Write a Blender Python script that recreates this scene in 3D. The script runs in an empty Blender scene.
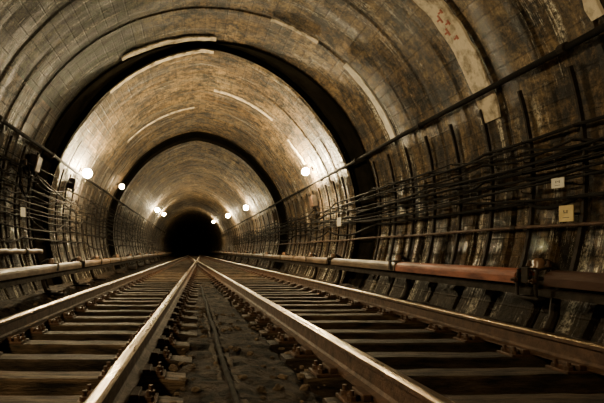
import bpy, bmesh, math, random
from mathutils import Vector, Matrix, noise
random.seed(7)
S = bpy.context.scene
C = S.collection
PI = math.pi
rad = math.radians
CX, CZ, R = 0.30, 1.75, 3.75
CAMZ = 0.97

# ---------------------------------------------------------------- materials
def new_mat(name):
    m = bpy.data.materials.new(name); m.use_nodes = True
    nt = m.node_tree
    for n in list(nt.nodes): nt.nodes.remove(n)
    out = nt.nodes.new('ShaderNodeOutputMaterial')
    b = nt.nodes.new('ShaderNodeBsdfPrincipled')
    nt.links.new(b.outputs[0], out.inputs[0])
    return m, nt, b
class G:
    def __init__(s, nt): s.nt = nt
    def n(s, t, **k):
        x = s.nt.nodes.new(t)
        for a, v in k.items(): setattr(x, a, v)
        return x
    def l(s, a, b): s.nt.links.new(a, b)
    def noise(s, vec, scale, detail=6, rough=.6, mapping=None):
        if mapping:
            mp = s.n('ShaderNodeMapping'); mp.inputs['Scale'].default_value = mapping
            s.l(vec, mp.inputs[0]); vec = mp.outputs[0]
        x = s.n('ShaderNodeTexNoise'); x.inputs['Scale'].default_value = scale
        x.inputs['Detail'].default_value = detail; x.inputs['Roughness'].default_value = rough
        s.l(vec, x.inputs['Vector']); return x.outputs[0]
    def ramp(s, f, stops):
        r = s.n('ShaderNodeValToRGB'); e = r.color_ramp.elements
        while len(e) < len(stops): e.new(.5)
        for i, (p, c) in enumerate(stops):
            e[i].position = p; e[i].color = (c[0], c[1], c[2], 1) if not isinstance(c, (int, float)) else (c, c, c, 1)
        s.l(f, r.inputs[0]); return r.outputs[0]
    def mix(s, f, a, b, mode='MIX'):
        x = s.n('ShaderNodeMixRGB', blend_type=mode)
        for i, v in enumerate((f, a, b)):
            if isinstance(v, (int, float)): x.inputs[i].default_value = v if i == 0 else (v, v, v, 1)
            elif isinstance(v, tuple): x.inputs[i].default_value = (*v, 1)
            else: s.l(v, x.inputs[i])
        return x.outputs[0]
    def math(s, op, a, b=None, c=None):
        x = s.n('ShaderNodeMath', operation=op)
        for i, v in enumerate((a, b, c)):
            if v is None: continue
            if isinstance(v, (int, float)): x.inputs[i].default_value = v
            else: s.l(v, x.inputs[i])
        return x.outputs[0]

def simple(name, c1, c2, scale=6, rough=.6, metal=0, bump=.25, stretch=(1, 1, 1), bdist=.01, vary=False, lo=.3, hi=.7, spec=.5):
    m, nt, b = new_mat(name); g = G(nt)
    vec = g.n('ShaderNodeTexCoord').outputs['Object']
    if vary:
        oi = g.n('ShaderNodeObjectInfo').outputs['Random']
        va = g.n('ShaderNodeVectorMath', operation='ADD'); g.l(vec, va.inputs[0])
        cb = g.n('ShaderNodeCombineXYZ'); g.l(g.math('MULTIPLY', oi, 80), cb.inputs[0]); g.l(g.math('MULTIPLY', oi, 37), cb.inputs[1])
        g.l(cb.outputs[0], va.inputs[1]); vec = va.outputs[0]
    f = g.noise(vec, scale, 8, .65, stretch)
    col = g.ramp(f, [(lo, c1), (hi, c2)])
    if vary: col = g.mix(1.0, col, g.ramp(oi, [(0, .5), (1, 1.25)]), 'MULTIPLY')
    g.l(col, b.inputs['Base Color'])
    rr = g.ramp(f, [(.3, min(1, rough + .12)), (.7, max(.05, rough - .1))]); g.l(rr, b.inputs['Roughness'])
    b.inputs['Metallic'].default_value = metal
    b.inputs['Specular IOR Level'].default_value = spec
    if bump:
        bp = g.n('ShaderNodeBump'); bp.inputs['Strength'].default_value = bump; bp.inputs['Distance'].default_value = bdist
        g.l(g.noise(vec, scale * 4, 6, .7, stretch), bp.inputs['Height']); g.l(bp.outputs[0], b.inputs['Normal'])
    return m

def wall_mat(name, dark, mid, light, streak_amt, streak2, plank, white_amt, green=0, pitch=.75):
    m, nt, b = new_mat(name); g = G(nt)
    uv = g.n('ShaderNodeUVMap').outputs[0]
    sep = g.n('ShaderNodeSeparateXYZ'); g.l(uv, sep.inputs[0])
    u, v = sep.outputs[0], sep.outputs[1]
    zc = g.n('ShaderNodeSeparateXYZ'); g.l(g.n('ShaderNodeTexCoord').outputs['Object'], zc.inputs[0])
    zz = g.math('MULTIPLY', zc.outputs[2], .25)
    low = g.ramp(zz, [(.25, 1.0), (.5, 0.0)])
    big = g.noise(uv, .6, 10, .72)
    col = g.ramp(big, [(.34, dark), (.5, mid), (.66, light)])
    if green:
        gm = g.math('MULTIPLY', g.ramp(g.noise(uv, .4, 5, .6), [(.30, .6), (.55, green)]), g.ramp(g.math('MULTIPLY', v, .1), [(.58, 0.0), (.74, 1.0)]))
        gm = g.math('MULTIPLY', gm, g.ramp(g.math('MULTIPLY', u, .05), [(.5, 1.0), (.65, .2)]))
        col = g.mix(gm, col, (.026, .050, .024))  # green tint, also painting shade over the near upper-left vault
    # per-ring tint
    rid = g.math('FLOOR', g.math('DIVIDE', u, pitch))
    wn = g.n('ShaderNodeTexWhiteNoise', noise_dimensions='1D'); g.l(rid, wn.inputs['W'])
    col = g.mix(.55, col, g.ramp(wn.outputs[0], [(0, .4), (1, 1.0)]), 'MULTIPLY')
    # formwork planks laid along the tunnel
    fr = g.math('FRACT', g.math('DIVIDE', v, .21))
    line = g.ramp(fr, [(0, .2), (.09, 1), (.94, 1), (1, .2)])
    pid = g.math('FLOOR', g.math('DIVIDE', v, .21))
    wn2 = g.n('ShaderNodeTexWhiteNoise', noise_dimensions='1D'); g.l(pid, wn2.inputs['W'])
    col = g.mix(plank, col, line, 'MULTIPLY')
    col = g.mix(plank * .7, col, g.ramp(wn2.outputs[0], [(0, .4), (1, 1.15)]), 'MULTIPLY')
    # grime patches
    gr = g.noise(uv, 1.5, 10, .78)
    col = g.mix(.95, col, g.ramp(gr, [(.41, .04), (.56, 1.0)]), 'MULTIPLY')
    gr2 = g.noise(uv, 6, 8, .75)
    col = g.mix(.75, col, g.ramp(gr2, [(.39, .15), (.56, 1.15)]), 'MULTIPLY')
    # dark seepage running round the ring
    st = g.noise(uv, 1.0, 9, .72, (3.4, .35, 1))
    col = g.mix(streak_amt, col, g.ramp(st, [(.4, .06), (.5, .55), (.6, 1.0)]), 'MULTIPLY')
    st2 = g.noise(uv, 1.0, 6, .7, (11, .5, 1))
    col = g.mix(streak2, col, g.ramp(st2, [(.38, .25), (.6, 1.15)]), 'MULTIPLY')
    col = g.mix(low, col, g.mix(1.0, col, (.60, .55, .50), 'MULTIPLY'))
    # lime deposits, heavier low on the wall
    wt = g.noise(uv, 1.0, 10, .82, (6.5, .4, 1))
    # mud splashed over the foot of the wall
    mud = g.ramp(g.math('ADD', zz, g.math('MULTIPLY', g.math('SUBTRACT', wt, .5), .12)), [(.10, .9), (.17, 0.0)])
    col = g.mix(mud, col, (.022, .015, .009))
    pat = g.math('ADD', g.noise(uv, .9, 4, .6, (1.5, .5, 1)), g.math('MULTIPLY', low, .10))
    wm = g.math('MULTIPLY', g.ramp(wt, [(.53, 0.0), (.58, 1.0)]), g.ramp(pat, [(.50, 0.0), (.58, 1.0)]))
    wm = g.math('MULTIPLY', wm, g.math('MULTIPLY', white_amt, g.math('SUBTRACT', 1.0, g.math('MULTIPLY', mud, .6))))
    fine = g.noise(uv, 22, 6, .7)
    wm = g.math('MULTIPLY', wm, g.ramp(fine, [(.40, .05), (.56, 1.0)]))
    col = g.mix(wm, col, (1.0, .92, .74))
    col = g.mix(.8, col, g.ramp(fine, [(.32, .25), (.62, 1.3)]), 'MULTIPLY')
    # ring joint soot, patchy
    jr = g.math('FRACT', g.math('DIVIDE', u, pitch))
    jf = g.ramp(g.noise(uv, .9, 4, .6), [(.4, .3), (.6, .92)])
    e = .045 / pitch
    col = g.mix(jf, col, g.ramp(jr, [(0, .08), (e, 1), (1 - e, 1), (1, .08)]), 'MULTIPLY')
    g.l(col, b.inputs['Base Color'])
    wet = g.math('MULTIPLY', low, .42)
    rg = g.math('MAXIMUM', g.math('SUBTRACT', g.ramp(st, [(.38, .42), (.55, .8)]), wet), .2)
    g.l(g.math('MAXIMUM', rg, g.math('MULTIPLY', mud, .8)), b.inputs['Roughness'])
    g.l(g.math('MULTIPLY', g.math('SUBTRACT', 1.0, mud), .55), b.inputs['Specular IOR Level'])
    h = g.math('ADD', g.math('MULTIPLY', fine, 1.1), g.math('ADD', g.math('MULTIPLY', line, .8), g.math('MULTIPLY', g.math('ADD', gr2, wt), 2.0)))
    bp = g.n('ShaderNodeBump'); bp.inputs['Strength'].default_value = 1.0; bp.inputs['Distance'].default_value = .045
    g.l(h, bp.inputs['Height']); g.l(bp.outputs[0], b.inputs['Normal'])
    return m

M = {}
M['ceil'] = wall_mat('vault_concrete', (.16, .092, .033), (.40, .25, .098), (.62, .43, .19), .35, .15, .55, .35, 1.0, 1.5)
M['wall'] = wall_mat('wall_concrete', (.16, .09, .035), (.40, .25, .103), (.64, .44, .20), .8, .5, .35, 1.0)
M['wall_shaded'] = wall_mat('shaded_wall_concrete', (.06, .036, .016), (.17, .108, .048), (.34, .235, .11), .85, .5, .35, 1.0)  # left wall: same concrete, its dim light painted in as darker colours
M['joint'] = simple('sooty_joint_dark_cap', (.003, .003, .002), (.011, .009, .0065), 3, 1, 0, .4, spec=0)
M['floor'] = simple('track_bed', (.003, .002, .0015), (.06, .039, .022), 7, .85, 0, 1, (1, 1, 1), .08, False, .41, .68, spec=.12)
M['wood'] = simple('oily_timber', (.005, .0035, .002), (.10, .062, .031), 6, .7, 0, 1, (.6, 3, 3), .02, True, .37, .72, spec=.18)
M['concrete'] = simple('dirty_concrete', (.008, .006, .004), (.065, .044, .025), 9, .8, 0, 1, (1, 1, 1), .02, spec=.15)
M['rust'] = simple('rusted_steel', (.022, .011, .006), (.09, .042, .019), 12, .65, .1, .5, spec=.3)
M['polish'] = simple('worn_rail_head', (.13, .09, .055), (.44, .34, .23), 6, .30, 1, .15, (6, .6, 6), lo=.36, hi=.62)
M['dark'] = simple('black_rubber', (.004, .0035, .003), (.012, .010, .008), 8, .9, 0, .2, spec=.1)
M['iron'] = simple('dark_iron', (.006, .0045, .0035), (.028, .019, .012), 10, .75, .1, .4, spec=.15)
M['pale'] = simple('pale_plaster', (.16, .12, .07), (.66, .56, .40), 5, .75, 0, .8, (1, 1, 1), .02, False, .36, .56)
M['bright'] = simple('bright_strip', (.45, .39, .29), (.9, .83, .68), 5, .6, 0, .4)
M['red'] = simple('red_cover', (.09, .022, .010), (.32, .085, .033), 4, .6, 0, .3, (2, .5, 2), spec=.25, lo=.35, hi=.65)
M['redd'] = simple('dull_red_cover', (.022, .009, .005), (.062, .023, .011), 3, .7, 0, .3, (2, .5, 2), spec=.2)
M['tan'] = simple('brown_cover', (.035, .02, .010), (.14, .083, .039), 3, .55, 0, .3, (2, .5, 2), spec=.25)
M['stone'] = simple('rubble', (.025, .017, .011), (.19, .13, .078), 9, .9, 0, .8, vary=True, spec=.15)
M['white'] = simple('white_enamel', (.6, .56, .48), (.8, .76, .66), 5, .4, 0, 0)
M['yellow'] = simple('yellowed_plate', (.50, .37, .14), (.70, .55, .25), 7, .5, 0, .1)
M['ink'] = simple('black_paint', (.02, .018, .015), (.06, .05, .04), 5, .6, 0, 0)
M['redpaint'] = simple('faded_red_paint', (.30, .07, .04), (.45, .14, .09), 20, .7, 0, 0)
M['porcelain'] = simple('brown_porcelain', (.1, .05, .025), (.2, .11, .06), 4, .25, 0, 0)
def emis(name, strength, col=(1, .78, .43)):
    m, nt, b = new_mat(name)
    b.inputs['Base Color'].default_value = (1, .9, .7, 1)
    b.inputs['Emission Color'].default_value = (*col, 1); b.inputs['Emission Strength'].default_value = strength
    return m
M['bulb'] = emis('lit_bulb', 2900)
M['bulb_far'] = emis('lit_bulb_far', 640)
M['bulb_near'] = emis('lit_bulb_behind', 1050)
M['bulb_weak'] = emis('weak_bulb_behind', 20)
M['bulb_dim'] = emis('weak_bulb', 110, (1, .66, .3))

# ---------------------------------------------------------------- mesh helpers
def link(name, bm, m, parent=None, smooth=False):
    me = bpy.data.meshes.new(name)
    bmesh.ops.recalc_face_normals(bm, faces=bm.faces)
    bm.to_mesh(me); bm.free()
    for x in (m if isinstance(m, (list, tuple)) else [m]): me.materials.append(x)
    if smooth:
        for p in me.polygons: p.use_smooth = True
    o = bpy.data.objects.new(name, me); C.objects.link(o)
    if parent: o.parent = parent
    return o
def tag(o, label, cat, group=None):
    o['label'] = label; o['category'] = cat
    if group: o['group'] = group
    return o
def thing(name, label, cat, loc=(0, 0, 0), group=None):
    o = bpy.data.objects.new(name, None); C.objects.link(o); o.location = loc; o.empty_display_size = .1
    return tag(o, label, cat, group)
def copy_tree(o, parent=None):
    c = o.copy(); C.objects.link(c)
    if parent: c.parent = parent
    for ch in list(o.children): copy_tree(ch, c)
    return c
def struct(o): o['kind'] = 'structure'; return o
def box(bm, c, s, rot=None, bev=0):
    r = bmesh.ops.create_cube(bm, size=1)
    vs = r['verts']
    for v in vs: v.co = Vector((v.co.x * s[0], v.co.y * s[1], v.co.z * s[2]))
    if bev:
        es = list({e for v in vs for e in v.link_edges})
        rb = bmesh.ops.bevel(bm, geom=es, offset=bev, segments=2, affect='EDGES', profile=.5)
        vs = list({v for f in rb['faces'] for v in f.verts} | {v for v in vs if v.is_valid})
    mt = Matrix.Translation(c) @ (rot.to_4x4() if rot else Matrix.Identity(4))
    for v in vs: v.co = mt @ v.co
def tube(bm, pts, r, n=8, cap=True):
    pts = [Vector(p) for p in pts]; rings = []
    prev = None
    for i, p in enumerate(pts):
        d = (pts[min(i + 1, len(pts) - 1)] - pts[max(i - 1, 0)]).normalized()
        up = prev if prev is not None else (Vector((0, 0, 1)) if abs(d.z) < .9 else Vector((1, 0, 0)))
        a = (up - d * up.dot(d)).normalized(); b = d.cross(a); prev = a
        rr = r[i] if isinstance(r, (list, tuple)) else r
        rings.append([bm.verts.new(p + (a * math.cos(2 * PI * k / n) + b * math.sin(2 * PI * k / n)) * rr) for k in range(n)])
    for A, B in zip(rings, rings[1:]):
        for k in range(n): bm.faces.new((A[k], A[(k + 1) % n], B[(k + 1) % n], B[k]))
    if cap: bm.faces.new(rings[0]); bm.faces.new(rings[-1])
def sweep(bm, prof, path, matfn=None):
    rings = []
    for i, p in enumerate(path):
        p = Vector(p); a = Vector(path[max(i - 1, 0)]); b = Vector(path[min(i + 1, len(path) - 1)])
        d = (b - a).normalized(); s = d.cross(Vector((0, 0, 1))).normalized()
        rings.append([bm.verts.new(p + s * q[0] + Vector((0, 0, q[1]))) for q in prof])
    n = len(prof)
    for A, B in zip(rings, rings[1:]):
        for k in range(n):
            f = bm.faces.new((A[k], A[(k + 1) % n], B[(k + 1) % n], B[k]))
            if matfn: f.material_index = matfn(k)
    bm.faces.new(rings[0]); bm.faces.new(rings[-1])
def sm(x): x = max(0, min(1, x)); return x * x * (3 - 2 * x)
def pol(a, r, y):
    # beyond the wide dark ring the vault is a little wider and slightly pointed at the crown
    if y > 11.0: r += (.05 + .40 * max(0, 1 - abs(a - 90) / 50) ** 1.1) * sm((y - 11.0) / .7)
    return Vector((CX + r * math.cos(rad(a)), y, CZ + r * math.sin(rad(a))))

# ---------------------------------------------------------------- the setting
YEND = 135
J1, J2 = (10.5, 12.0), (20.25, 21.75)
def gdepth(a):
    e = a if a < 90 else 180 - a
    return .02 + .04 * sm((10 - e) / 22)
def lining(name, a0, a1, step, m):
    bm = bmesh.new(); uvl = bm.loops.layers.uv.new('UVMap')
    na = max(2, round((a1 - a0) / step)); ang = [a0 + (a1 - a0) * i / na for i in range(na + 1)]
    for (y0, y1) in ((-6, J1[0]), (J1[1], J2[0]), (J2[1], YEND)):
        st = []
        y = y0
        while y < y1 - .01:
            st += [(y, 1), (y + .03, 1), (y + .055, 0), (y + .695, 0), (y + .72, 1)]; y += .75
        st.append((y, 1))
        if y0 == 12.0: st = [(11.75, 0), (11.94, 0), (11.965, 1)] + st
        rows = []
        for (yy, w) in st:
            rr = random.Random(int(yy / .75 + .01)); rk = rr.uniform(0, .022); gk = rr.uniform(.3, 1.2)
            if name == 'ceiling' and (round(yy / .75) % 2): gk *= .15
            rows.append([bm.verts.new(pol(a, R + rk + w * gdepth(a) * gk + .014 * noise.noise(Vector((a * .13, yy * 1.3, 5))) + .014, yy)) for a in ang])
        for i in range(len(rows) - 1):
            for k in range(na):
                f = bm.faces.new((rows[i][k], rows[i][k + 1], rows[i + 1][k + 1], rows[i + 1][k]))
                q = [(st[i][0], rad(ang[k]) * R), (st[i][0], rad(ang[k + 1]) * R), (st[i + 1][0], rad(ang[k + 1]) * R), (st[i + 1][0], rad(ang[k]) * R)]
                for lp, t in zip(f.loops, q): lp[uvl].uv = t
    return struct(link(name, bm, m))
lining('wall_right', -29, 34, 3, M['wall'])
lining('ceiling', 34, 146, 2, M['ceil'])
lining('wall_left', 146, 209, 3, M['wall_shaded'])
def joint_ring(name, y0, y1, dep):
    bm = bmesh.new(); rows = []
    prof = [(y0 - .06, .0), (y0 - .02, -.03), (y0, dep), (y0 + .15, dep + .03), (y1 - .15, dep + .03), (y1 - .01, dep), (y1, -.02), (y1 + .06, -.01)]
    ang = [-29 + 238 * i / 96 for i in range(97)]
    for yy, d in prof: rows.append([bm.verts.new(pol(a, R + d, yy)) for a in ang])
    for A, B in zip(rows, rows[1:]):
        for k in range(96): bm.faces.new((A[k], A[k + 1], B[k + 1], B[k]))
    return struct(link(name, bm, M['joint']))
joint_ring('trim_1', 10.45, 11.76, .09)
joint_ring('trim_2', 20.22, 21.75, .10)
for nm, yy in (('dark_end_cap', YEND), ('unseen_bounce_cap', -6)):
    bm = bmesh.new()  # far cap is a black sheet standing in for the tunnel's darkness
    bm.faces.new([bm.verts.new(pol(-30 + 240 * i / 48, R + .2, yy)) for i in range(49)])
    struct(link(nm, bm, M['joint']))  # cap behind the camera is unseen, added to bounce light

SL, SR = .029, -.025
def LL(y): return -1.80 + SL * y if y < 56 else -1.80 + SL * 56
def LR(y): return -.46 + SL * y
def RL(y): return 1.10 + SR * y
def RR(y): return 2.77 + SR * y if y < 56 else 2.77 + SR * 56
# floor
bm = bmesh.new()
xs = [-3.45 + .08 * i for i in range(95)]
ys = [-6, -3, -1, 0, 1] + [1.1 + .06 * i for i in range(215)] + [14.3 + .4 * i for i in range(60)] + [40 + 3 * i for i in range(33)]
rows = []
for y in ys:
    row = []
    for x in xs:
        n = noise.noise(Vector((x * 1.7, y * 1.7, 0))) * .03 + noise.noise(Vector((x * 6, y * 6, 3))) * .04 - .05
        edge = sm((x - 2.95) / .5) * .18 + sm((-2.35 - x) / .5) * .17
        if y < 12.5:
            edge += .17 * sm((x - LR(y) - .16) / .16) * sm((RL(y) - .12 - x) / .16)
        row.append(bm.verts.new((x, y, n + edge)))
    rows.append(row)
for A, B in zip(rows, rows[1:]):
    for k in range(len(xs) - 1): bm.faces.new((A[k], A[k + 1], B[k + 1], B[k]))
struct(link('floor', bm, M['floor'], smooth=True))

# ---------------------------------------------------------------- tracks
ZB = .172
prof = [(-.066, 0), (.066, 0), (.066, .012), (.02, .026), (.009, .045), (.009, .125), (.036, .142), (.036, .166), (.030, .176), (.018, .18),
        (-.018, .18), (-.030, .176), (-.036, .166), (-.036, .142), (-.009, .125), (-.009, .045), (-.02, .026), (-.066, .012)]
def rail(fn, y0, y1, label, group=None):
    bm = bmesh.new()
    path = [(fn(y0 + (y1 - y0) * i / 24), y0 + (y1 - y0) * i / 24, ZB) for i in range(25)]
    sweep(bm, prof, path, lambda k: 1 if 7 <= k <= 11 else 0)
    tag(link('rail', bm, [M['rust'], M['polish']]), label, 'rail')
rail(LL, -2, 108, 'outer left running rail beside the left contact rail')
rail(LR, -2, 26.3, 'inner running rail of the left track, running to bottom left')
rail(RL, -2, 26.3, 'shiny inner running rail of the right track, with chairs on its left')
rail(RR, -2, 108, 'outer right running rail beside the red contact rail cover')
rail(LR, 31.5, 58, 'closure rail beyond the crossing leading right')
rail(RL, 31.5, 51, 'closure rail beyond the crossing leading left')
# crossing (frog)
t = thing('rail_crossing', 'steel rail crossing where the two inner rails meet ahead', 'rail crossing', (.375, 28.9, ZB))
bm = bmesh.new()
vs = [(-.14, -2.5), (.14, -2.5), (.06, .2), (.14, 2.5), (-.14, 2.5), (-.06, .2)]
lo = [bm.verts.new((x, y, 0)) for x, y in vs]; hi = [bm.verts.new((x, y, .06)) for x, y in vs]
bm.faces.new(lo); bm.faces.new(hi)
for k in range(6): bm.faces.new((lo[k], lo[(k + 1) % 6], hi[(k + 1) % 6], hi[k]))
link('base_casting', bm, M['rust'], t)
bm = bmesh.new(); sweep(bm, prof[:], [(0, -2.0, .0), (0, .2, .0)]); link('nose', bm, M['polish'], t)
for s in (-1, 1):
    bm = bmesh.new(); tube(bm, [(s * .11, -1.8, .15), (s * .06, .3, .15), (s * .11, 2.4, .15)], .03, 8); link('wing_rail', bm, M['polish'], t)

# sleepers
def beam_bm(L, seed):
    rnd = random.Random(seed); bm = bmesh.new()
    n = 16; rows = []
    W, Ht = .205, .155
    for i in range(n + 1):
        x = -L / 2 + L * i / n
        j = lambda a: rnd.uniform(-a, a)
        w = W / 2 + j(.007); z = Ht + j(.004) - (.01 if i in (0, n) else 0)
        rows.append([bm.verts.new(p) for p in ((x, -w, -.09), (x, w, -.09), (x, w + j(.003), z - .016), (x, w - .012 + j(.003), z), (x, -w + .012 + j(.003), z), (x, -w + j(.003), z - .016))])
    for A, B in zip(rows, rows[1:]):
        for k in range(6): bm.faces.new((A[k], A[(k + 1) % 6], B[(k + 1) % 6], B[k]))
    bm.faces.new(rows[0]); bm.faces.new(rows[-1])
    return bm
def chair_bm():
    bm = bmesh.new()
    box(bm, (0, 0, .007), (.42, .19, .02), bev=.004)
    for s in (-1, 1):
        box(bm, (s * .095, 0, .036), (.05, .17, .04), bev=.006)
        box(bm, (s * .14, 0, .028), (.06, .10, .028), bev=.004)
    return bm
def bolt_bm():
    bm = bmesh.new(); tube(bm, [(0, 0, 0), (0, 0, .03)], .026, 6); tube(bm, [(0, 0, .03), (0, 0, .06)], .013, 8); return bm
chair_me = link('rail_chair', chair_bm(), M['rust']).data
bolt_me = link('bolt', bolt_bm(), M['rust']).data
for o in list(C.objects):
    if o.name in ('rail_chair', 'bolt'): bpy.data.objects.remove(o)
def part(name, me, parent, loc, rz=0):
    o = bpy.data.objects.new(name, me); C.objects.link(o); o.parent = parent; o.location = loc; o.rotation_euler = (0, 0, rz); return o
def mk_sleeper(y, xl, xr, rails, label, group, bolts, slope):
    cx = (xl + xr) / 2
    t = thing('sleeper', label, 'sleeper', (cx, y, random.uniform(-.012, .004)), group)
    t.rotation_euler = (0, 0, -slope + random.uniform(-.02, .02))
    link('beam', beam_bm(xr - xl + random.uniform(-.06, .06), y + xl), M['wood'], t)
    for fx in rails:
        c = part('rail_chair', chair_me, t, (fx - cx, 0, .155), 0)
        if bolts:
            for sx in (-1, 1):
                for sy in (-1, 1):
                    part('bolt', bolt_me, c, (sx * .17, sy * .055, .012), random.uniform(0, 1))
y = .9
while y < 11.9:
    yy = y + random.uniform(-.045, .045)
    mk_sleeper(yy, LL(y) - .6, LR(y) + .36, (LL(yy), LR(yy)), 'dark worn timber sleeper under the left track', 'sleepers of the left track', y < 9, SL)
    yy = y + .1 + random.uniform(-.045, .045)
    mk_sleeper(yy, RL(y) - .26, RR(y) + .45, (RL(yy), RR(yy)), 'dark worn timber sleeper under the right track', 'sleepers of the right track', y < 9, SR)
    y += .56
y = 12.3
while y < 50:
    rr = [LL(y), RR(y)]
    if not 26.0 < y < 31.6: rr += [LR(y), RL(y)]
    mk_sleeper(y, LL(y) - .55, RR(y) + .5, rr, 'long timber sleeper carrying both tracks where they merge', 'long sleepers of the merging tracks', False, 0)
    y += .58
while y < 66:
    mk_sleeper(y, LL(y) - .55, RR(y) + .5, (LL(y), RR(y)), 'distant timber sleeper deep in the dark end of the tunnel', 'distant sleepers', False, 0)
    y += .7

# low kerbs and a cable along the middle gap
for s in (0, 1):
    bm = bmesh.new(); rows = []
    n = 90
    for k in range(n + 1):
        yy = -.5 + 8.7 * k / n
        a, b = (.175, .222) if s == 0 else (.275, .325)
        a += random.uniform(-.018, .018); b += random.uniform(-.008, .008)
        z = .132 + random.uniform(-.02, .016)
        rows.append([bm.verts.new(p) for p in ((a, yy, -.02), (b, yy, -.02), (b, yy, z - .012), (b - .012, yy, z), (a + .012, yy, z), (a, yy, z - .015))])
    for A, B in zip(rows, rows[1:]):
        for k in range(6): bm.faces.new((A[k], A[(k + 1) % 6], B[(k + 1) % 6], B[k]))
    bm.faces.new(rows[0]); bm.faces.new(rows[-1])
    tag(link('drain_kerb', bm, M['concrete']), 'low broken concrete kerb on the %s side of the dark cable between the tracks' % ('left' if s == 0 else 'right'), 'kerb')
bm = bmesh.new()
tube(bm, [(.248 + .006 * math.sin(k * .9), -.5 + .35 * k, .145 + .005 * math.sin(k * 1.7)) for k in range(34)], .018, 8)
tag(link('ground_cable', bm, M['dark'], None, True), 'thin black cable lying along the ground between the two tracks', 'cable')
# rubble
def stone_bm(seed):
    rnd = random.Random(seed); bm = bmesh.new()
    bmesh.ops.create_icosphere(bm, subdivisions=2, radius=1)
    o = Vector((seed * 3.1, 0, 0))
    for v in bm.verts:
        v.co *= .75 + .5 * noise.noise(v.co * 1.3 + o) + .12 * rnd.random(); v.co.z *= .6
    return bm
stones = []
for k in range(6):
    o = link('rubble_stone', stone_bm(k), M['stone']); stones.append(o.data); bpy.data.objects.remove(o)
def stone(x, y, z, s, label, group):
    o = bpy.data.objects.new('rubble_stone', random.choice(stones)); C.objects.link(o)
    o.location = (x, y, z + s * .3); o.scale = (s, s * random.uniform(.7, 1.2), s); o.rotation_euler = (0, 0, random.uniform(0, 6))
    tag(o, label, 'stone', group)
k = 0
while k < 180:
    y = random.uniform(2.2, 7); x = random.uniform(LR(y) + .2, RL(y) - .15)
    if .21 < x < .29: continue
    stone(x, y, .12, random.choice((.012, .018, .024, .03, .042)) * random.uniform(.8, 1.2), 'small broken stone lying in the dirt between the two tracks', 'rubble between the tracks'); k += 1
for k in range(90):
    stone(random.uniform(2.95, 3.42), random.uniform(4, 10), .1, random.uniform(.02, .07), 'loose stone on the ground below the red and brown contact rail covers', 'rubble along the right wall')
for k in range(28):
    stone(random.uniform(-2.8, -2.45), random.uniform(7, 13), .08, random.uniform(.02, .06), 'loose stone on the ground at the foot of the left wall', 'rubble along the left wall')

# ---------------------------------------------------------------- contact rails
def cover_seg(side, x0, z0, slope, y0, y1, m, label, group=None):
    bm = bmesh.new()
    W, H = .11, .08
    p = [(-W, -H * .85)] + [(-W * math.cos(PI * k / 8), H * (.05 + .95 * math.sin(PI * k / 8))) for k in range(9)] + [(W, -H * .85), (W - .018, -H * .85)] + [((W - .018) * math.cos(PI * k / 6), H * (.05 + .72 * math.sin(PI * k / 6))) for k in range(7)] + [(-W + .018, -H * .85)]
    sweep(bm, p, [(x0 + slope * y0, y0, z0), (x0 + slope * y1, y1, z0)])
    tag(link('contact_rail_cover', bm, m), label, 'rail cover', group)
RX, RZ, RSL = 3.47, .70, -.006
LX, LZ, LSL = -2.72, .62, .004
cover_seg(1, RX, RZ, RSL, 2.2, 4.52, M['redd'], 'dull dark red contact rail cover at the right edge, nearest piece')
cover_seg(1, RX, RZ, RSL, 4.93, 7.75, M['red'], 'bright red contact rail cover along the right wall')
cover_seg(1, RX, RZ, RSL, 7.80, 11.2, M['tan'], 'brown contact rail cover just beyond the bright red one')
y = 11.6
while y < 60:
    cover_seg(1, RX, RZ, RSL, y, y + 3.6, M['tan'], 'brown contact rail cover further along the right wall', 'distant right contact rail covers'); y += 3.75
cover_seg(-1, LX, LZ, LSL, 5.5, 11.4, M['tan'], 'brown contact rail cover at the left edge, nearest piece')
y = 11.75
while y < 60:
    cover_seg(-1, LX, LZ, LSL, y, y + 3.6, M['tan'], 'brown contact rail cover further along the left wall', 'distant left contact rail covers'); y += 3.75
for (x0, z0, sl, lab) in ((RX, RZ, RSL, 'steel contact rail under the red and brown covers at right'), (LX, LZ, LSL, 'steel contact rail under the brown covers at left')):
    bm = bmesh.new()
    sweep(bm, [(-.045, -.17), (.045, -.17), (.045, -.11), (.014, -.09), (.014, -.02), (.05, 0), (.05, .02), (-.05, .02), (-.05, 0), (-.014, -.02), (-.014, -.09), (-.045, -.11)], [(x0 + sl * 2.2, 2.2, z0 - .01), (x0 + sl * 62, 62, z0 - .01)])
    tag(link('contact_rail', bm, M['iron']), lab, 'contact rail')
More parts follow.
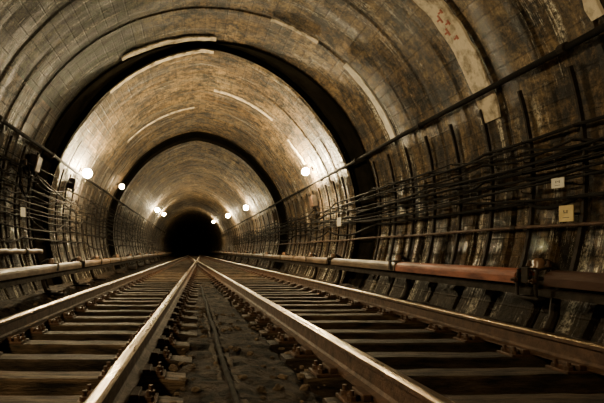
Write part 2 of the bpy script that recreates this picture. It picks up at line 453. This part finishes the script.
def mk_bracket(s, z0, big=False):
    t = thing('contact_rail_bracket', '', 'bracket')
    bm = bmesh.new()
    tube(bm, [(s * .02, 0, .13), (s * .1, 0, .18), (s * .155, 0, .32), (s * .185, 0, z0 - .05), (s * .165, 0, z0 + .1), (s * .08, 0, z0 + .15), (0, 0, z0 + .15)], [.05, .046, .044, .04, .038, .034, .034], 8)
    link('hooked_post', bm, M['iron'], t)
    bm = bmesh.new(); box(bm, (-s * .06, 0, .12), (.42, .2, .05), bev=.008); f = link('foot', bm, M['iron'], t)
    for q in (-.2, .08):
        b = part('bolt', bolt_me, f, (s * q - s * .04, 0, .14))
    bm = bmesh.new(); tube(bm, [(0, 0, z0 + .085), (0, 0, z0 + .1), (0, 0, z0 + .12), (0, 0, z0 + .15), (0, 0, z0 + .19)], [.06, .07, .045, .06, .03], 12); link('insulator', bm, M['porcelain'], t, True)
    bm = bmesh.new(); box(bm, (0, 0, z0 + .088), (.27, .09, .018), bev=.004); box(bm, (-s * .132, 0, z0 + .02), (.018, .09, .15), bev=.004); link('clamp', bm, M['iron'], t)
    if big:
        for yy in (-.13, .13):
            bm = bmesh.new(); tube(bm, [(-s * .115, yy, z0 - .2), (-s * .125, yy, z0 - .05), (-s * .11, yy, z0 + .07), (0, yy, z0 + .105), (s * .1, yy, z0 + .07)], .015, 8); h = link('strap', bm, M['iron'], t)
            b = part('bolt', bolt_me, h, (0, yy, z0 + .105))
            b = part('bolt', bolt_me, h, (-s * .13, yy, z0 - .03)); b.rotation_euler = (0, -s * PI / 2, 0)
        bm = bmesh.new(); box(bm, (-s * .1, 0, z0 - .2), (.08, .36, .03), bev=.01); link('tie_bar', bm, M['iron'], t)
    return t
pn = mk_bracket(1, RZ, True); pn.location = (RX + RSL * 4.74, 4.74, 0)
pn['label'] = 'black strapped bracket at the gap between the two red covers, right edge'
pr = mk_bracket(1, RZ); pl = mk_bracket(-1, LZ)
for i, y in enumerate([7.9, 11.4] + [13.5 + 3.75 * k for k in range(10)]):
    o = pr if i == 0 else copy_tree(pr)
    o.location = (RX + RSL * y, y, 0)
    o['label'] = ['black hooked bracket where the red and brown covers meet', 'black hooked bracket beside the dark ring on the right'][i] if i < 2 else 'distant hooked bracket holding the right contact rail'
    if i >= 2: o['group'] = 'distant right contact rail brackets'
for i, y in enumerate([9.3, 11.57] + [13.8 + 3.75 * k for k in range(10)]):
    o = pl if i == 0 else copy_tree(pl)
    o.location = (LX + LSL * y, y, 0)
    o['label'] = ['black hooked bracket nearest the left edge under the brown cover', 'black hooked bracket at the first gap in the left brown covers'][i] if i < 2 else 'distant hooked bracket holding the left contact rail'
    if i >= 2: o['group'] = 'distant left contact rail brackets'

# ---------------------------------------------------------------- wall brackets, cables, conduits
cab_R = [7.8, 5.6, 4.2, 2.2, .8, -1.4, -3.6]
cab_L = [166.5, 169.5, 172.5, 174.5, 178, 181.5, 184, 188.5]
def coff(i): return .085 + .035 * (i % 2)
def mk_cable_bracket(angles, top, bot, yoff):
    t = thing('cable_bracket', '', 'bracket')
    bm = bmesh.new(); n = 14
    rows = []
    for i in range(n + 1):
        a = top + (bot - top) * i / n
        w = .013 if i < n * .6 else .024
        rows.append([bm.verts.new(pol(a, r + yoff, yy)) for r, yy in ((R - .045, -w), (R - .004, -w), (R - .004, w), (R - .045, w))])
    for A, B in zip(rows, rows[1:]):
        for k in range(4): bm.faces.new((A[k], A[(k + 1) % 4], B[(k + 1) % 4], B[k]))
    bm.faces.new(rows[0]); bm.faces.new(rows[-1])
    link('upright', bm, M['iron'], t)
    down = -1 if top < 90 else 1
    for i, a in enumerate(angles):
        bm = bmesh.new(); d = down * .36; c = coff(i) - yoff
        tube(bm, [pol(a + d, R + yoff - .04, 0), pol(a + d, R - c - .025, 0), pol(a + d * .6, R - c - .04, 0), pol(a - d * .2, R - c - .042, 0)], .007, 6)
        link('hook', bm, M['iron'], t)
    return t
ysb = [2.63 + .75 * k for k in range(28)] + [24.38 + 1.5 * k for k in range(14)]
ysb = [y for y in ysb if not 10.3 < y < 12.1 and not 20.1 < y < 21.8]
for zone, off in (([y for y in ysb if y < 11], 0), ([y for y in ysb if y > 11], .05)):
    bR = mk_cable_bracket(cab_R, 17, -20, off); bL = mk_cable_bracket(cab_L, 160, 198, off)
    for k, y in enumerate(zone):
        o = bR if k == 0 else copy_tree(bR); o.location.y = y
        o['label'] = 'dark curved upright bracket holding the cables on the right wall'; o['group'] = 'cable brackets on the right wall'
        o = bL if k == 0 else copy_tree(bL); o.location.y = y
        o['label'] = 'dark curved upright bracket holding the cables on the left wall'; o['group'] = 'cable brackets on the left wall'
ordn = ['topmost', 'second from top', 'third from top', 'fourth from top', 'fifth from top', 'sixth from top', 'seventh from top', 'lowest']
def cable(off, a, r, sagmax, label, seed, keep=.5, group=None, wander=0):
    rnd = random.Random(seed); bm = bmesh.new(); pts = []
    down = -1 if a < 90 else 1
    stops = [.5] + [y for y in ysb if (y > 22 and keep >= .4) or rnd.random() < keep] + [46]
    aa = [a + rnd.uniform(-wander, wander) for _ in stops]
    for j in range(len(stops) - 1):
        ya, yb = stops[j], stops[j + 1]
        sag = rnd.choice((.08, .15, .3, .5, 1.1)) * sagmax * min(2.0, (yb - ya) / .75)
        dr = rnd.uniform(-.008, .008); sk = rnd.uniform(.8, 1.25)
        nn = 10 if yb < 24 else 4
        for k in range(nn):
            tt = k / nn; ts = tt ** sk
            q = 4 * ts * (1 - ts)
            pts.append(pol(aa[j] * (1 - tt) + aa[j + 1] * tt + down * sag * q, R - off + dr * q, ya + (yb - ya) * tt))
    pts.append(pol(aa[-1], R - off, stops[-1]))
    tube(bm, pts, r, 8)
    tag(link('cable', bm, M['dark'], None, True), label, 'cable', group)
rs = [.020, .014, .022, .016, .020, .016, .022]
for i, a in enumerate(cab_R):
    cable(coff(i), a, rs[i], 1.2, '%s black cable of the hooked bundle on the right wall' % (ordn[i] if i < 6 else 'lowest'), i, .45)
rs = [.02, .014, .018, .014, .02, .014, .018, .02]
for i, a in enumerate(cab_L):
    cable(coff(i), a, rs[i], 1.5, '%s black cable of the hooked bundle on the left wall' % ordn[i], 20 + i)
for i, a in enumerate((8.0, 5.8, 4.0, 2.4, .8, -.2)):
    cable(.145 + .018 * i, a, (.010, .015, .012)[i % 3], 1.7, 'thin black cable sagging loosely across the right bundle', 50 + i, .24, 'loose tangled cables on the right wall', 1.0)
for i, a in enumerate((164.5, 168, 171, 173.5, 176.5, 179, 181)):
    cable(.145 + .018 * i, a, (.009, .014, .011)[i % 3], 2.0, 'thin black cable sagging loosely across the left bundle', 70 + i, .26, 'loose tangled cables on the left wall', 1.4)
def conduit(name, a, r, off, y0, y1, m, label, every=3.0, clampmat='iron'):
    t = thing(name, label, 'pipe', pol(a, R - off, y0))
    o0 = pol(a, R - off, y0); bm = bmesh.new()
    pts = [pol(a + .12 * math.sin(y0 + k), R - off, y0 + (y1 - y0) * k / 60) - o0 for k in range(61)]
    tube(bm, pts, r, 10); link('pipe_run', bm, m, t, True)
    y = y0 + .8
    while y < min(y1, 40):
        bm = bmesh.new()
        tube(bm, [pol(a, R - off, y - .04) - o0, pol(a, R - off, y + .04) - o0], r * 1.45, 10)
        box(bm, pol(a, R - off * .55, y) - o0, (off * .8, .07, .05), Matrix.Rotation(-rad(a), 3, 'Y'))
        link('clamp', bm, M[clampmat], t); y += every
conduit('conduit', 19.8, .036, .10, 1.0, 60, M['dark'], 'long dark pipe high along the right wall above the cables')
conduit('conduit', 158.2, .036, .10, 1.0, 60, M['dark'], 'long dark pipe high along the left wall above the cables')
conduit('pipe', 193.0, .05, .16, 4.5, 10.3, M['tan'], 'short brown pipe end on the left wall above the contact rail', 2.0)
conduit('pipe', -8.2, .02, .10, 2.0, 44, M['rust'], 'thin rusty pipe low on the right wall under the cable bundle')

# boxes on the walls
def jbox(a, y, sx, sz, label):
    c = pol(a, R - .1, y); t = thing('junction_box', label, 'box', c)
    rm = Matrix.Rotation(-rad(a), 3, 'Y')
    bm = bmesh.new(); box(bm, (0, 0, 0), (.16, sx, sz), rm, .012); link('housing', bm, M['iron'], t)
    inw = (pol(a, R - .19, y) - c)
    bm = bmesh.new(); box(bm, inw, (.02, sx * .9, sz * .88), rm, .006); link('lid', bm, M['rust'], t)
    bm = bmesh.new(); tube(bm, [Vector((0, 0, -sz / 2)), Vector((0, 0, -sz / 2 - .08))], .03, 8); link('gland', bm, M['iron'], t)
jbox(164, 9.9, .3, .34, 'dark junction box on the left wall near the left edge')
jbox(163.5, 13.3, .3, .3, 'dark junction box on the left wall below the brightest lamp')
jbox(12, 15.2, .34, .36, 'dark junction box on the right wall below the nearest right lamp')
jbox(12, 22.3, .34, .36, 'smaller-looking junction box further along the right wall')
# cable coil on left wall
t = thing('cable_coil', 'loose coil of black cable hanging on the left wall', 'cable coil', pol(170, R - .2, 9.3))
bm = bmesh.new(); pts = []
for k in range(97):
    th = 2 * PI * k / 32; q = .26 + .02 * math.sin(k * 1.7)
    pts.append((.02 * math.sin(k * .9), q * math.cos(th), q * 1.25 * math.sin(th)))
tube(bm, pts, .013, 6); link('loops', bm, M['dark'], t, True)
bm = bmesh.new(); box(bm, (0, 0, .31), (.06, .05, .12), bev=.01); link('tie', bm, M['rust'], t)

# plates
def plate(a, y, w, h, m, label, marks=None, name='sign_plate', off=.20):
    c = pol(a, R - off, y); side = -1 if a < 90 else 1
    t = thing(name, label, 'sign', c)
    bm = bmesh.new(); box(bm, (0, 0, 0), (.012, w, h), None, .004); link('plate', bm, m, t)
    t.rotation_euler = (0, 0, .22 if a < 90 else -.22)
    if marks:
        bm = bmesh.new()
        for (u, v, du, dv) in marks: box(bm, (side * .0075, -side * u * w if a < 90 else -u * w, v * h), (.003, du * w, dv * h))
        link('marking', bm, M['ink'], t)
    bm = bmesh.new(); tube(bm, [(-side * .006, 0, 0), (-side * (off - .03), 0, 0)], .012, 6); link('mount', bm, M['iron'], t)
plate(-1.5, 4.93, .135, .105, M['white'], 'small white enamel sign on the right wall cables', [(-.15, .1, .04, .24), (-.02, .12, .1, .05), (.12, .1, .04, .2), (.0, -.24, .4, .04)], off=.27)
plate(-6.6, 4.88, .15, .165, M['yellow'], 'yellowed square sign just below the small white one', [(-.08, .1, .05, .2), (.08, .04, .16, .05), (.14, .14, .05, .12), (.0, -.26, .44, .04)])
plate(-1.0, 12.3, .2, .22, M['white'], 'small white tag just past the dark ring on the right wall', off=.28)
plate(181, 9.1, .16, .18, M['white'], 'small white tag at the left edge among the cables', off=.28)

# ---------------------------------------------------------------- pale strips round the vault
def strip(y, w, a0, a1, label, m='pale', off=.025, marks=False, group=None, jit=.02):
    n = max(4, int(abs(a1 - a0) / 2)); bm = bmesh.new(); rows = []
    rnd = random.Random(y + a0)
    for i in range(n + 1):
        a = a0 + (a1 - a0) * i / n; e0, e1 = rnd.uniform(-jit, jit), rnd.uniform(-jit, jit)
        rows.append([bm.verts.new(pol(a, r, yy)) for r, yy in ((R - .002, y + e0), (R - off, y + .01 + e0), (R - off, y + w - .01 + e1), (R - .002, y + w + e1))])
    for A, B in zip(rows, rows[1:]):
        for k in range(4): bm.faces.new((A[k], A[(k + 1) % 4], B[(k + 1) % 4], B[k]))
    bm.faces.new(rows[0]); bm.faces.new(rows[-1])
    if not marks:
        return tag(link('joint_strip', bm, M[m]), label, 'strip', group)
    t = thing('joint_strip', label, 'strip', pol((a0 + a1) / 2, R, y))
    o = link('panel', bm, M[m], t); o.matrix_parent_inverse = Matrix.Translation(t.location).inverted()
    for (a, du, l) in ((38, .12, .06), (37, .22, .12), (35.4, .13, .07), (34, .24, .11), (32, .15, .06)):
        bm = bmesh.new()
        c = pol(a, R - off - .003, y + du); rm = Matrix.Rotation(-rad(a), 3, 'Y')
        box(bm, c, (.006, .03, l), rm)
        box(bm, c + Vector((0, .03, 0)), (.006, .08, .025), rm)
        o = link('red_mark', bm, M['redpaint'], t); o.matrix_parent_inverse = Matrix.Translation(t.location).inverted()
strip(6.06, .38, 14, 52, 'long pale panel with red marks curving down the right of the vault', marks=True)
strip(8.86, .22, 20, 46, 'narrow pale strip on the right of the vault before the dark ring', 'bright')
strip(8.9, .15, 56, 71, 'narrow pale strip near the top of the vault, right of centre')
strip(10.15, .2, 86, 118, 'pale strip along the near edge of the dark ring at the crown')
strip(11.85, .2, 86, 126, 'pale strip along the far edge of the dark ring at the crown')
strip(14.6, .2, 55, 84, 'pale strip round the vault well beyond the dark ring')
strip(16.6, .14, 92, 130, 'thin pale strip on the left of the vault before the second ring')
strip(14.9, .16, 30, 44, 'pale strip running down to the nearest right lamp')
strip(4.38, .14, 21.5, 29, 'short pale strip at the top right corner of the view')

# ---------------------------------------------------------------- lamps
def mk_lamp(a, y, label, mat, r=.13, group=None):
    c = pol(a, R, y); t = thing('tunnel_lamp', label, 'lamp', c, group)
    ax = (pol(a, R - 1, y) - c)
    P = lambda d: ax * d
    rm = Matrix.Rotation(-rad(a), 3, 'Y')
    bm = bmesh.new(); box(bm, P(.015), (.03, .13, .13), rm, .006); link('base_plate', bm, M['iron'], t)
    bm = bmesh.new(); tube(bm, [P(.02), P(.10)], .02, 8); link('arm', bm, M['iron'], t)
    bm = bmesh.new(); tube(bm, [P(.07), P(.085), P(.13)], [.025, .04, .035], 12); link('lamp_holder', bm, M['porcelain'], t)
    bm = bmesh.new(); bmesh.ops.create_uvsphere(bm, u_segments=16, v_segments=10, radius=r)
    for v in bm.verts: v.co += P(.11 + r * .9)
    link('bulb', bm, M[mat], t, True)
lamps = [
 (156.2, 13.9, 'brightest bare lamp, nearest on the left wall', 'bulb', .13),
 (149.5, 19.7, 'weak yellow lamp second along the left wall', 'bulb_dim', .11),
 (141.0, 36.0, 'third bare lamp along the left wall', 'bulb_far', .17),
 (137.5, 43.0, 'fourth bare lamp, deepest on the left wall', 'bulb_far', .15),
 (26.5, 14.6, 'bare lamp nearest on the right wall', 'bulb', .11),
 (30.0, 29.0, 'second bare lamp along the right wall', 'bulb_far', .15),
 (36.0, 40.0, 'third bare lamp along the right wall', 'bulb_far', .17),
 (46.0, 57.0, 'smallest bare lamp, deepest on the right wall', 'bulb_far', .15),
 (153, 1.2, 'bare lamp on the left wall behind the viewer', 'bulb_near', .13),
 (30, .4, 'bare lamp on the right wall behind the viewer', 'bulb_weak', .13)]
for a, y, lab, m, r in lamps: mk_lamp(a, y, lab, m, r)

# ---------------------------------------------------------------- world and camera
w = bpy.data.worlds.new('world'); S.world = w; w.use_nodes = True
w.node_tree.nodes['Background'].inputs[0].default_value = (.5, .45, .35, 1)
w.node_tree.nodes['Background'].inputs[1].default_value = .01
cd = bpy.data.cameras.new('camera'); co = bpy.data.objects.new('camera', cd); C.objects.link(co)
co.location = (0, 0, CAMZ); co.rotation_euler = (PI / 2, 0, 0)
cd.sensor_fit = 'HORIZONTAL'; cd.sensor_width = 36; cd.lens = 480 / 604 * 36
cd.shift_x = (302 - 190) / 604; cd.shift_y = (250 - 201.5) / 604
cd.clip_start = .05; cd.clip_end = 300
S.camera = co
